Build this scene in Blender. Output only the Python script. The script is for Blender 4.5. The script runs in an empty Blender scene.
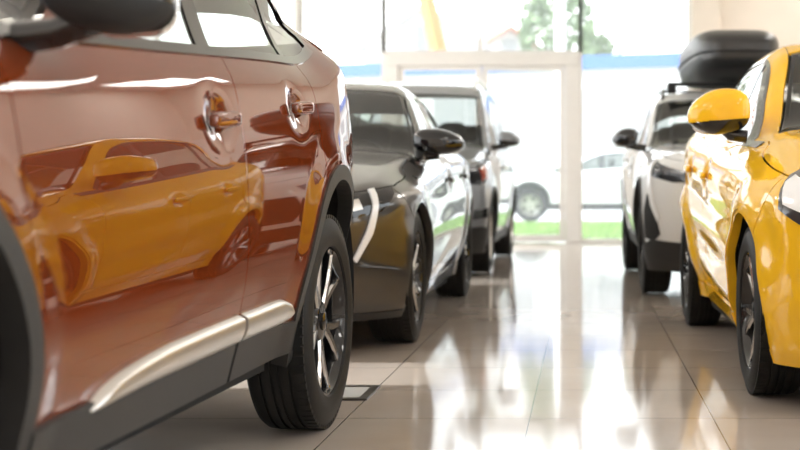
import bpy, bmesh, math, random
import numpy as np
from mathutils import Vector, Matrix
from mathutils.geometry import delaunay_2d_cdt

random.seed(7)
PI = math.pi
SC = bpy.context.scene
COL = SC.collection

# ------------------------------------------------------------------ materials
def nmat(name):
    m = bpy.data.materials.new(name); m.use_nodes = True
    nt = m.node_tree
    return m, nt, nt.nodes['Principled BSDF']

def pmat(name, col, rough=.5, metal=0., coat=0., spec=.5, coat_rough=.02, noise=0., nscale=8., bump=0., bscale=60.):
    m, nt, b = nmat(name)
    b.inputs['Base Color'].default_value = (*col, 1)
    b.inputs['Roughness'].default_value = rough
    b.inputs['Metallic'].default_value = metal
    b.inputs['Coat Weight'].default_value = coat
    b.inputs['Coat Roughness'].default_value = coat_rough
    b.inputs['Specular IOR Level'].default_value = spec
    tc = nt.nodes.new('ShaderNodeTexCoord')
    if noise:
        n = nt.nodes.new('ShaderNodeTexNoise'); n.inputs['Scale'].default_value = nscale
        n.inputs['Detail'].default_value = 4
        nt.links.new(tc.outputs['Object'], n.inputs['Vector'])
        r = nt.nodes.new('ShaderNodeValToRGB')
        r.color_ramp.elements[0].position = .3; r.color_ramp.elements[1].position = .7
        r.color_ramp.elements[0].color = (*[c*(1-noise) for c in col], 1)
        r.color_ramp.elements[1].color = (*[min(1, c*(1+noise)) for c in col], 1)
        nt.links.new(n.outputs['Fac'], r.inputs['Fac'])
        nt.links.new(r.outputs['Color'], b.inputs['Base Color'])
    if bump:
        n2 = nt.nodes.new('ShaderNodeTexNoise'); n2.inputs['Scale'].default_value = bscale
        nt.links.new(tc.outputs['Object'], n2.inputs['Vector'])
        bp = nt.nodes.new('ShaderNodeBump'); bp.inputs['Strength'].default_value = bump
        bp.inputs['Distance'].default_value = .004
        nt.links.new(n2.outputs['Fac'], bp.inputs['Height'])
        nt.links.new(bp.outputs['Normal'], b.inputs['Normal'])
    return m

def glass_mat(name, tint, refl=1.0, ior=1.5):
    m = bpy.data.materials.new(name); m.use_nodes = True
    nt = m.node_tree; nt.nodes.clear()
    o = nt.nodes.new('ShaderNodeOutputMaterial')
    t = nt.nodes.new('ShaderNodeBsdfTransparent'); t.inputs['Color'].default_value = (*tint, 1)
    g = nt.nodes.new('ShaderNodeBsdfGlossy'); g.inputs['Roughness'].default_value = .01
    g.inputs['Color'].default_value = (refl, refl, refl, 1)
    f = nt.nodes.new('ShaderNodeFresnel'); f.inputs['IOR'].default_value = ior
    mx = nt.nodes.new('ShaderNodeMixShader')
    nt.links.new(f.outputs[0], mx.inputs[0]); nt.links.new(t.outputs[0], mx.inputs[1])
    nt.links.new(g.outputs[0], mx.inputs[2]); nt.links.new(mx.outputs[0], o.inputs['Surface'])
    return m

def emit_mat(name, col, strength):
    m, nt, b = nmat(name)
    b.inputs['Base Color'].default_value = (*col, 1)
    b.inputs['Emission Color'].default_value = (*col, 1)
    b.inputs['Emission Strength'].default_value = strength
    return m

def paint(name, col, metal=.0, rough=.35, ior=1.6):
    m, nt, b = nmat(name)
    b.inputs['Base Color'].default_value = (*col, 1)
    b.inputs['Metallic'].default_value = metal
    b.inputs['Roughness'].default_value = rough
    b.inputs['Coat Weight'].default_value = 1
    if metal == 0: b.inputs['Specular IOR Level'].default_value = 0
    b.inputs['Coat Roughness'].default_value = .012
    b.inputs['Coat IOR'].default_value = ior
    # fine flake in the base colour
    tc = nt.nodes.new('ShaderNodeTexCoord')
    n = nt.nodes.new('ShaderNodeTexNoise'); n.inputs['Scale'].default_value = 900
    nt.links.new(tc.outputs['Object'], n.inputs['Vector'])
    r = nt.nodes.new('ShaderNodeMixRGB')
    r.inputs[1].default_value = (*[c*.93 for c in col], 1)
    r.inputs[2].default_value = (*[min(1, c*1.07) for c in col], 1)
    nt.links.new(n.outputs['Fac'], r.inputs[0]); nt.links.new(r.outputs[0], b.inputs['Base Color'])
    return m

M = {}
M['orange'] = paint('orange_paint', (.150, .026, .0055), 0, .5, 1.8)
M['yellow'] = paint('yellow_paint', (.93, .52, .020), .0, .4, 1.45)
M['grey'] = paint('grey_paint', (.060, .056, .052), .55, .35)
M['dark'] = paint('dark_paint', (.22, .23, .25), .3, .38)
M['white'] = paint('white_paint', (.78, .78, .77), .0, .4)
M['plastic'] = pmat('dark_plastic', (.030, .029, .028), .5, spec=.35, bump=.25, bscale=500)
M['gloss_black'] = pmat('gloss_black', (.008, .008, .009), .08, coat=.5)
M['black'] = pmat('matt_black', (.012, .012, .012), .7)
M['liner'] = pmat('liner_black', (.010, .010, .010), .9)
M['chrome'] = pmat('chrome', (.72, .69, .65), .10, 1.)
M['satin'] = pmat('satin_metal', (.74, .72, .69), .34, 1.)
M['machined'] = pmat('machined_alloy', (.70, .69, .68), .16, 1.)
M['rubber'] = pmat('rubber', (.011, .0105, .010), .6, spec=.3, bump=.3, bscale=220)
M['disc'] = pmat('brake_steel', (.30, .29, .28), .35, 1.)
M['glass'] = glass_mat('car_glass', (.62, .66, .64))
M['glass_coated'] = glass_mat('car_glass_coated', (.60, .64, .62), 1., 2.3)
M['glass_dark'] = glass_mat('car_glass_tinted', (.20, .22, .21))
M['lens'] = glass_mat('lamp_lens', (.85, .86, .88))
M['lamp_dark'] = pmat('lamp_housing', (.05, .05, .055), .15, .3, coat=.6)
M['led'] = pmat('led_strip', (.93, .94, .95), .12, 0, coat=1)
M['red_lens'] = pmat('amber_lens', (.35, .06, .03), .1, coat=1)
M['fabric'] = pmat('seat_fabric', (.035, .034, .034), .85, noise=.2, nscale=60)
M['headliner'] = pmat('headliner', (.42, .41, .40), .9)
M['mirror_glass'] = pmat('mirror_glass', (.8, .8, .8), .02, 1.)

# ------------------------------------------------------------------ object helpers
def link(o, parent=None):
    COL.objects.link(o)
    if parent is not None: o.parent = parent
    return o

def thing(name, label, cat, loc=(0, 0, 0), rz=0, group=None):
    o = bpy.data.objects.new(name, None); o.empty_display_size = .2
    COL.objects.link(o); o.location = loc; o.rotation_euler = (0, 0, rz)
    o['label'] = label; o['category'] = cat
    if group: o['group'] = group
    return o

def tag(o, label, cat, group=None, kind=None):
    o['label'] = label; o['category'] = cat
    if group: o['group'] = group
    if kind: o['kind'] = kind
    return o

def setmat(me, m):
    if isinstance(m, (list, tuple)):
        for x in m: me.materials.append(x)
    else: me.materials.append(m)

def bm_obj(name, bm, m, parent=None, smooth=True, angle=40):
    me = bpy.data.meshes.new(name)
    bmesh.ops.recalc_face_normals(bm, faces=bm.faces[:])
    bm.to_mesh(me); bm.free()
    setmat(me, m)
    if smooth:
        me.polygons.foreach_set('use_smooth', [True]*len(me.polygons))
        try: me.set_sharp_from_angle(angle=math.radians(angle))
        except Exception: pass
    return link(bpy.data.objects.new(name, me), parent)

def struct(name, bm, m, parent=None, smooth=False):
    o = bm_obj(name, bm, m, parent, smooth)
    if parent is None: o['kind'] = 'structure'
    return o

def add_box(bm, x0, x1, y0, y1, z0, z1, bev=0, mi=0, seg=2):
    r = bmesh.ops.create_cube(bm, size=1)
    vs = r['verts']
    for v in vs:
        v.co = Vector((x0+(v.co.x+.5)*(x1-x0), y0+(v.co.y+.5)*(y1-y0), z0+(v.co.z+.5)*(z1-z0)))
    fs = set(f for v in vs for f in v.link_faces)
    for f in fs: f.material_index = mi
    if bev:
        es = list(set(e for v in vs for e in v.link_edges))
        bmesh.ops.bevel(bm, geom=es, offset=bev, segments=seg, affect='EDGES', profile=.5)

def super_mesh(c, r, e1=.5, e2=.5, nu=40, nv=24, rot=None, shear=None):
    """rounded block (superellipsoid); returns verts, faces"""
    def sp(w, m): return math.copysign(abs(w)**m, w)
    vs, fs = [], []
    for j in range(nv+1):
        a = -PI/2 + PI*j/nv
        for i in range(nu):
            b = 2*PI*i/nu
            p = Vector((r[0]*sp(math.cos(a), e1)*sp(math.cos(b), e2),
                        r[1]*sp(math.cos(a), e1)*sp(math.sin(b), e2),
                        r[2]*sp(math.sin(a), e1)))
            if shear: p = shear(p)
            if rot: p = rot @ p
            vs.append(p + Vector(c))
    for j in range(nv):
        for i in range(nu):
            fs.append((j*nu+i, j*nu+(i+1) % nu, (j+1)*nu+(i+1) % nu, (j+1)*nu+i))
    return vs, fs

def add_mesh(bm, vs, fs, mi=0):
    bv = [bm.verts.new(v) for v in vs]
    for f in fs:
        try:
            ff = bm.faces.new([bv[i] for i in f]); ff.material_index = mi
        except ValueError: pass
    return bv

def super_obj(name, c, r, m, parent, e1=.5, e2=.5, rot=None, nu=40, nv=24, shear=None):
    bm = bmesh.new(); add_mesh(bm, *super_mesh(c, r, e1, e2, nu, nv, rot, shear))
    bmesh.ops.remove_doubles(bm, verts=bm.verts[:], dist=1e-5)
    return bm_obj(name, bm, m, parent, True, 60)

def add_tube(bm, pts, r, n=10, mi=0, cap=True):
    pts = [Vector(p) for p in pts]
    rings = []
    for i, p in enumerate(pts):
        t = (pts[min(i+1, len(pts)-1)]-pts[max(i-1, 0)]).normalized()
        up = Vector((0, 0, 1)) if abs(t.z) < .9 else Vector((0, 1, 0))
        a = t.cross(up).normalized(); b = a.cross(t).normalized()
        rr = r[i] if isinstance(r, (list, tuple)) else r
        rings.append([bm.verts.new(p + a*rr*math.cos(2*PI*k/n) + b*rr*math.sin(2*PI*k/n)) for k in range(n)])
    for i in range(len(rings)-1):
        for k in range(n):
            f = bm.faces.new([rings[i][k], rings[i][(k+1) % n], rings[i+1][(k+1) % n], rings[i+1][k]]); f.material_index = mi
    if cap:
        bm.faces.new(rings[0]).material_index = mi; bm.faces.new(rings[-1][::-1]).material_index = mi

def add_lathe(bm, prof, n=72, mi=0, axis='x', closed=False):
    """prof: list of (a, r) a along the axis"""
    rings = []
    for a, r in prof:
        ring = []
        for k in range(n):
            t = 2*PI*k/n
            ring.append(bm.verts.new((a, r*math.cos(t), r*math.sin(t)) if axis == 'x' else (r*math.cos(t), r*math.sin(t), a)))
        rings.append(ring)
    m = len(rings)
    for i in range(m if closed else m-1):
        A, B = rings[i], rings[(i+1) % m]
        for k in range(n):
            f = bm.faces.new([A[k], A[(k+1) % n], B[(k+1) % n], B[k]]); f.material_index = mi

# ------------------------------------------------------------------ smooth curves
def pchip(pts):
    xs = np.array([p[0] for p in pts], float); ys = np.array([p[1] for p in pts], float)
    h = np.diff(xs); d = np.diff(ys)/h
    m = np.zeros(len(xs))
    for i in range(1, len(xs)-1):
        if d[i-1]*d[i] > 0:
            w1 = 2*h[i]+h[i-1]; w2 = h[i]+2*h[i-1]
            m[i] = (w1+w2)/(w1/d[i-1]+w2/d[i])
    m[0] = d[0]; m[-1] = d[-1]
    def f(x):
        x = np.asarray(x, float)
        k = np.clip(np.searchsorted(xs, x)-1, 0, len(h)-1)
        t = (x-xs[k])/h[k]
        tc = np.clip(t, 0, 1)
        y = ((2*tc**3-3*tc**2+1)*ys[k] + (tc**3-2*tc**2+tc)*h[k]*m[k]
             + (-2*tc**3+3*tc**2)*ys[k+1] + (tc**3-tc**2)*h[k]*m[k+1])
        lo = x < xs[0]; hi = x > xs[-1]
        y = np.where(lo, ys[0]+(x-xs[0])*m[0], y)
        return np.where(hi, ys[-1]+(x-xs[-1])*m[-1], y)
    return f

def spline(pts):
    xs = np.array([p[0] for p in pts], float); ys = np.array([p[1] for p in pts], float)
    n = len(xs); h = np.diff(xs)
    A = np.zeros((n, n)); r = np.zeros(n); A[0, 0] = A[-1, -1] = 1
    for i in range(1, n-1):
        A[i, i-1] = h[i-1]; A[i, i] = 2*(h[i-1]+h[i]); A[i, i+1] = h[i]
        r[i] = 6*((ys[i+1]-ys[i])/h[i]-(ys[i]-ys[i-1])/h[i-1])
    m = np.linalg.solve(A, r)
    s0 = (ys[1]-ys[0])/h[0]-h[0]*m[1]/6
    s1 = (ys[-1]-ys[-2])/h[-1]+h[-1]*m[-2]/6
    def f(x):
        x = np.asarray(x, float)
        k = np.clip(np.searchsorted(xs, x)-1, 0, n-2)
        a = xs[k+1]-x; b = x-xs[k]; hh = h[k]
        y = m[k]*a**3/(6*hh)+m[k+1]*b**3/(6*hh)+(ys[k]/hh-m[k]*hh/6)*a+(ys[k+1]/hh-m[k+1]*hh/6)*b
        y = np.where(x < xs[0], ys[0]+(x-xs[0])*s0, y)
        return np.where(x > xs[-1], ys[-1]+(x-xs[-1])*s1, y)
    return f

def sstep(t):
    t = np.clip(t, 0, 1); return t*t*(3-2*t)

def smax(a, b, r):
    h = np.clip(.5+.5*(a-b)/r, 0, 1)
    return b+(a-b)*h+r*h*(1-h)

def in_poly(P, poly):
    x, y = P[:, 0], P[:, 1]; n = len(poly)
    ins = np.zeros(len(P), bool)
    for i in range(n):
        x0, y0 = poly[i]; x1, y1 = poly[(i+1) % n]
        if y0 == y1: continue
        c = ((y0 > y) != (y1 > y)) & (x < (x1-x0)*(y-y0)/(y1-y0)+x0)
        ins ^= c
    return ins

def resample(poly, d):
    out = []
    n = len(poly)
    for i in range(n):
        a = np.array(poly[i], float); b = np.array(poly[(i+1) % n], float)
        L = np.linalg.norm(b-a)
        if L < 1e-4: continue
        k = max(1, int(math.ceil(L/d)))
        for j in range(k): out.append(a+(b-a)*j/k)
    return np.array(out)

def area2(p):
    x, y = p[:, 0], p[:, 1]
    return .5*np.sum(x*np.roll(y, -1)-np.roll(x, -1)*y)

def inset(poly, g):
    p = np.array(poly, float)
    if area2(p) < 0: p = p[::-1]
    keep = [0]
    for i in range(1, len(p)):
        if np.linalg.norm(p[i]-p[keep[-1]]) > 1e-3: keep.append(i)
    p = p[keep]
    if np.linalg.norm(p[0]-p[-1]) < 1e-3: p = p[:-1]
    e0 = p-np.roll(p, 1, 0); e1 = np.roll(p, -1, 0)-p
    e0 /= np.linalg.norm(e0, axis=1)[:, None]+1e-9; e1 /= np.linalg.norm(e1, axis=1)[:, None]+1e-9
    n0 = np.stack([-e0[:, 1], e0[:, 0]], 1); n1 = np.stack([-e1[:, 1], e1[:, 0]], 1)
    b = n0+n1; bl = np.maximum(np.sum(b*n1, 1), .35)
    return p+b/bl[:, None]*g

def clip_half(poly, a, b, c):
    """keep a*u+b*v<=c"""
    out = []
    n = len(poly)
    for i in range(n):
        p, q = poly[i], poly[(i+1) % n]
        dp = a*p[0]+b*p[1]-c; dq = a*q[0]+b*q[1]-c
        if dp <= 0: out.append(p)
        if (dp < 0 < dq) or (dq < 0 < dp):
            t = dp/(dp-dq); out.append((p[0]+(q[0]-p[0])*t, p[1]+(q[1]-p[1])*t))
    return out

def fill2d(poly, d, holes=()):
    B = resample(poly, d)
    verts = [tuple(v) for v in B]; n = len(B)
    edges = [(i, (i+1) % n) for i in range(n)]
    for h in holes:
        H = resample(h, d); o = len(verts); k = len(H)
        verts += [tuple(v) for v in H]; edges += [(o+i, o+(i+1) % k) for i in range(k)]
    allb = np.array(verts)
    lo, hi = B.min(0), B.max(0)
    gx = np.arange(lo[0]+d*.5, hi[0], d); gy = np.arange(lo[1]+d*.43, hi[1], d*.87)
    if len(gx) and len(gy):
        X, Y = np.meshgrid(gx, gy); X = X+(np.arange(len(gy)) % 2)[:, None]*d*.5
        G = np.stack([X.ravel(), Y.ravel()], 1)
        G = G[in_poly(G, B)]
        for h in holes: G = G[~in_poly(G, np.array(h))]
        if len(G):
            keep = np.ones(len(G), bool)
            for i in range(0, len(G), 400):
                dd = np.linalg.norm(G[i:i+400, None]-allb[None], axis=2).min(1)
                keep[i:i+400] = dd > d*.5
            verts += [tuple(v) for v in G[keep]]
    r = delaunay_2d_cdt([Vector(v) for v in verts], edges, [], 0, 1e-7)
    V = np.array([tuple(v) for v in r[0]]); F = np.array([f for f in r[2] if len(f) == 3])
    c = V[F].mean(1)
    ok = in_poly(c, B)
    for h in holes: ok &= ~in_poly(c, np.array(h))
    return V, F[ok]

# ------------------------------------------------------------------ car body surface
class Body:
    def __init__(s, p):
        s.p = p
        s.belt = spline(p['belt']); s.prof = spline(p['prof']); s.plan = spline(p['plan'])
        s.cab = spline(p['cab']); s.T = pchip(p['top']); s.Fr = pchip(p['nose']); s.Re = pchip(p['tail'])
        s.c0 = .25

    def W(s, y, z):
        p = s.p
        zb = s.belt(y)
        w = p['hw']+s.plan(y)+s.prof(z-zb)
        w = w+s.cab(y)*sstep((z-zb+.12)/.24)
        for sc in (0, p['wb']):
            r = np.hypot(y-sc, z-p['zac'])
            w = w+p['flare']*sstep(1-(r-p['Ra']-p['clad'])/p.get('flw', .17))
        for (hy, hz) in p['handles']:
            w = w-p.get('cup', .019)*np.exp(-((y-hy)/.070)**2-((z-hz)/.052)**2)
        for (y0, z0, sy, sz, rot, amp) in p.get('sculpt', ()):
            c, n = math.cos(rot), math.sin(rot)
            a = (y-y0)*c+(z-z0)*n; b = -(y-y0)*n+(z-z0)*c
            w = w+amp*np.exp(-(a/sy)**2-(b/sz)**2)
        return w

    def F(s, P):
        p = s.p
        x, y, z = np.abs(P[:, 0]), P[:, 1], P[:, 2]
        side = x-s.W(y, z)
        top = (z-s.T(y-p['wsc']*x*x)+p['crown']*x*x)*.85
        fr = s.Fr(z)+p['pf']*x**p['pfe']-y
        re = y-s.Re(z)+p['pr']*x**2.6
        a = smax(side, top, p['r1'])
        return smax(smax(a, fr, p['r2']), re, p['r2'])

    def hit(s, O, D, tmax):
        lo = np.zeros(len(O)); hi = np.full(len(O), tmax)
        for _ in range(34):
            m = .5*(lo+hi)
            f = s.F(O+D*m[:, None])
            lo = np.where(f < 0, m, lo); hi = np.where(f < 0, hi, m)
        P = O+D*(.5*(lo+hi))[:, None]
        return P

    def normal(s, P):
        e = .0025; g = []
        for k in range(3):
            d = np.zeros(3); d[k] = e
            g.append(s.F(P+d)-s.F(P-d))
        N = np.stack(g, 1)
        return N/(np.linalg.norm(N, axis=1)[:, None]+1e-12)

    # projections
    def side(s, uv, sg):
        uv = np.asarray(uv, float); O = np.stack([np.full(len(uv), sg*.01), uv[:, 0], uv[:, 1]], 1)
        D = np.tile([sg, 0., 0.], (len(uv), 1)); return s.hit(O, D, 1.4)
    def top(s, uv, sg=1):
        uv = np.asarray(uv, float); O = np.stack([uv[:, 0], uv[:, 1], np.full(len(uv), .5)], 1)
        D = np.tile([0., 0., 1.], (len(uv), 1)); return s.hit(O, D, 1.8)
    def front(s, uv, sg=1):
        uv = np.asarray(uv, float); th = uv[:, 0]/.9
        O = np.stack([np.zeros(len(uv)), np.full(len(uv), s.c0), uv[:, 1]], 1)
        D = np.stack([np.sin(th), -np.cos(th), np.zeros(len(uv))], 1); return s.hit(O, D, 2.2)
    def rear(s, uv, sg=1):
        uv = np.asarray(uv, float); th = uv[:, 0]/.9
        O = np.stack([np.zeros(len(uv)), np.full(len(uv), s.p['wb']-.25), uv[:, 1]], 1)
        D = np.stack([np.sin(th), np.cos(th), np.zeros(len(uv))], 1); return s.hit(O, D, 2.2)
    def to_front(s, P):
        return [(.9*math.atan2(q[0], s.c0-q[1]), q[2]) for q in P]

    def ridge(s, ys, phi=50):
        """(x,z) on the section at y where the surface turns from side to top"""
        ys = np.asarray(ys, float); na = 150
        al = np.radians(np.linspace(2, 89.5, na))
        Y, A = np.meshgrid(ys, al, indexing='ij')
        O = np.stack([np.full(Y.size, .003), Y.ravel(), np.full(Y.size, .5)], 1)
        D = np.stack([np.cos(A.ravel()), np.zeros(Y.size), np.sin(A.ravel())], 1)
        P = s.hit(O, D, 2.4); N = s.normal(P)
        el = np.degrees(np.arctan2(N[:, 2], np.abs(N[:, 0]))).reshape(Y.shape)
        P = P.reshape(*Y.shape, 3)
        out = []
        for i in range(len(ys)):
            k = np.where(el[i] < phi)[0]
            k = k[-1] if len(k) else 0
            k2 = min(k+1, na-1)
            t = 0 if k2 == k else (phi-el[i, k])/(el[i, k2]-el[i, k]+1e-9)
            q = P[i, k]*(1-t)+P[i, k2]*t
            out.append((q[0], q[2]))
        return np.array(out)

def panel(B, name, poly, proj, m, parent, sg=1, d=.04, off=0., thick=.012, gap=.0, holes=()):
    poly = inset(poly, gap)
    V, F = fill2d(poly, d, holes)
    fn = {'side': B.side, 'top': B.top, 'front': B.front, 'rear': B.rear}[proj]
    P = fn(V, sg); N = B.normal(P); P = P+N*off
    fnrm = np.cross(P[F[:, 1]]-P[F[:, 0]], P[F[:, 2]]-P[F[:, 0]])
    flip = np.sum(fnrm*N[F].mean(1), 1) < 0
    F[flip] = F[flip][:, ::-1]
    verts = [tuple(q) for q in P]; faces = [tuple(int(i) for i in f) for f in F]
    ln = [tuple(N[i]) for f in faces for i in f]
    if thick:
        cnt = {}
        for f in faces:
            for a, b in ((f[0], f[1]), (f[1], f[2]), (f[2], f[0])):
                k = (min(a, b), max(a, b)); cnt.setdefault(k, []).append((a, b))
        for k, v in cnt.items():
            if len(v) == 1:
                a, b = v[0]; o = len(verts)
                verts += [tuple(P[a]), tuple(P[b]), tuple(P[b]-N[b]*thick), tuple(P[a]-N[a]*thick)]
                faces.append((o+1, o, o+3, o+2))
                nn = np.cross(P[a]-P[b], -N[b]); nn /= np.linalg.norm(nn)+1e-9
                ln += [tuple(nn)]*4
    me = bpy.data.meshes.new(name); me.from_pydata(verts, [], faces); me.update()
    setmat(me, m)
    me.polygons.foreach_set('use_smooth', [True]*len(me.polygons))
    me.normals_split_custom_set(ln)
    return link(bpy.data.objects.new(name, me), parent)

def ribbon(B, name, lo, hi, m, parent, sg, base, bulge, nc=10):
    """rounded moulding between two side-view curves"""
    lo = np.array(lo); hi = np.array(hi); bm = bmesh.new(); prev = None
    t = np.linspace(0, 1, nc+1)
    for i in range(len(lo)):
        uv = lo[i]+(hi[i]-lo[i])*t[:, None]
        P = B.side(uv, sg); N = B.normal(P)
        h = np.linalg.norm(hi[i]-lo[i])
        o = base+min(bulge, h*.35)*(1-(2*t-1)**2)
        o[0] = o[-1] = -.004
        P = P+N*o[:, None]
        row = [bm.verts.new(q) for q in P]
        if prev:
            for k in range(nc): bm.faces.new([prev[k], prev[k+1], row[k+1], row[k]])
        prev = row
        if i == 0: first = row
    bm.faces.new(first); bm.faces.new(prev[::-1])
    return bm_obj(name, bm, m, parent, True, 60)

def arc(sc, zc, R, a0, a1, n=24):
    return [(sc+R*math.cos(math.radians(a0+(a1-a0)*i/n)), zc+R*math.sin(math.radians(a0+(a1-a0)*i/n))) for i in range(n+1)]

# ------------------------------------------------------------------ wheels
WHEELS = {}
def wheel_meshes(style):
    if style in WHEELS: return WHEELS[style]
    R, rim, w, spokes, twin, face, body = style
    hwid = w/2
    out = {}
    # tyre: sidewall + tread with grooves, outside face towards +x
    bm = bmesh.new()
    sw = .012
    prof = [(hwid-.030, rim-.004), (hwid-.008, rim+.004), (hwid-.001, rim+.03), (hwid, rim+(R-rim)*.45), (hwid-.006, R-.035),
            (hwid-.016, R-.015), (hwid-.030, R-.005)]
    gw, gd = .005, .008
    tw = hwid-.030
    for g in (tw*.58, tw*.16, -tw*.16, -tw*.58):
        prof += [(g+gw, R-.0015), (g+gw*.8, R-gd), (g-gw*.8, R-gd), (g-gw, R-.0015)]
    prof += [(-a, r) for a, r in prof[:7][::-1]]
    add_lathe(bm, prof, 96, 0, 'x', False)
    # shoulder blocks
    for k in range(72):
        t = 2*PI*(k+.5)/72
        for sx in (1,):
            r = bmesh.ops.create_cube(bm, size=1)
            for v in r['verts']:
                x = v.co.x*.036; y = v.co.y*.0235; z = v.co.z*.012
                v.co = Matrix.Rotation(t, 3, 'X') @ Vector((x+sx*(hwid-.034), y, R-.0075+z-.0*x))
    out['tyre'] = (bm, M['rubber'])
    # rim: barrel, lip, hub and spokes
    bm = bmesh.new()
    xo = hwid-.018
    prof = [(xo-.006, rim+.003), (xo+.003, rim+.001), (xo+.003, rim-.007), (xo-.010, rim-.014), (xo-.05, rim-.024), (-hwid+.02, rim-.02), (-hwid+.01, rim)]
    add_lathe(bm, prof, 96, 0)
    add_lathe(bm, [(xo-.055, .001), (xo-.055, .085), (xo-.045, .075), (xo-.022, .066), (xo-.018, .034), (xo-.018, .001)], 48, 0)
    def limb(a0, a1, r0, r1, w0, w1, n=8):
        ring = []
        for i in range(n+1):
            t = i/n; r = r0+(r1-r0)*t; a = a0+(a1-a0)*t
            ww = w0+(w1-w0)*t
            xf = xo-.022+.016*t*t+.004*math.sin(PI*t)
            dep = .034-.008*t
            er = Vector((0, math.cos(a), math.sin(a))); et = Vector((0, -math.sin(a), math.cos(a)))
            c = er*r
            pts = [c-et*ww*.5+Vector((xf-.008, 0, 0)), c-et*ww*.33+Vector((xf, 0, 0)), c+et*ww*.33+Vector((xf, 0, 0)),
                   c+et*ww*.5+Vector((xf-.008, 0, 0)), c+et*ww*.42+Vector((xf-dep, 0, 0)), c-et*ww*.42+Vector((xf-dep, 0, 0))]
            ring.append([bm.verts.new(q) for q in pts])
        for i in range(n):
            for k in range(6):
                f = bm.faces.new([ring[i][k], ring[i][(k+1) % 6], ring[i+1][(k+1) % 6], ring[i+1][k]])
                f.material_index = 1 if k in (0, 1, 2) else 0
        bm.faces.new(ring[0][::-1]); bm.faces.new(ring[-1])
    for k in range(spokes):
        a = 2*PI*k/spokes+.31
        if twin:
            limb(a-.05, a-twin, .05, rim-.006, .034, .024); limb(a+.05, a+twin, .05, rim-.006, .034, .024)
        else:
            limb(a, a, .05, rim-.006, .05, .04)
    out['rim'] = (bm, [body, face])
    bm = bmesh.new()
    add_lathe(bm, [(xo-.085, .03), (xo-.085, rim*.78), (xo-.105, rim*.78), (xo-.105, .03)], 64, 0, 'x', True)
    out['brake_disc'] = (bm, M['disc'])
    bm = bmesh.new()
    add_lathe(bm, [(xo-.010, .0005), (xo-.010, .026), (xo-.013, .031), (xo-.024, .032)], 32, 0)
    out['hub_cap'] = (bm, M['gloss_black'])
    res = {}
    for k, (b, m) in out.items():
        me = bpy.data.meshes.new(k); bmesh.ops.recalc_face_normals(b, faces=b.faces[:])
        b.to_mesh(me); b.free(); setmat(me, m)
        me.polygons.foreach_set('use_smooth', [True]*len(me.polygons))
        me.set_sharp_from_angle(angle=math.radians(35))
        res[k] = me
    WHEELS[style] = res
    return res

def add_wheel(root, style, x, y, z, sg, rot, steer=0):
    ms = wheel_meshes(style)
    w = bpy.data.objects.new('wheel', None); w.empty_display_size = .1; link(w, root)
    w.location = (x, y, z)
    w.rotation_euler = (rot, 0, (0 if sg > 0 else PI)+steer)
    for k, me in ms.items():
        link(bpy.data.objects.new(k, me), w)
    return w

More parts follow.
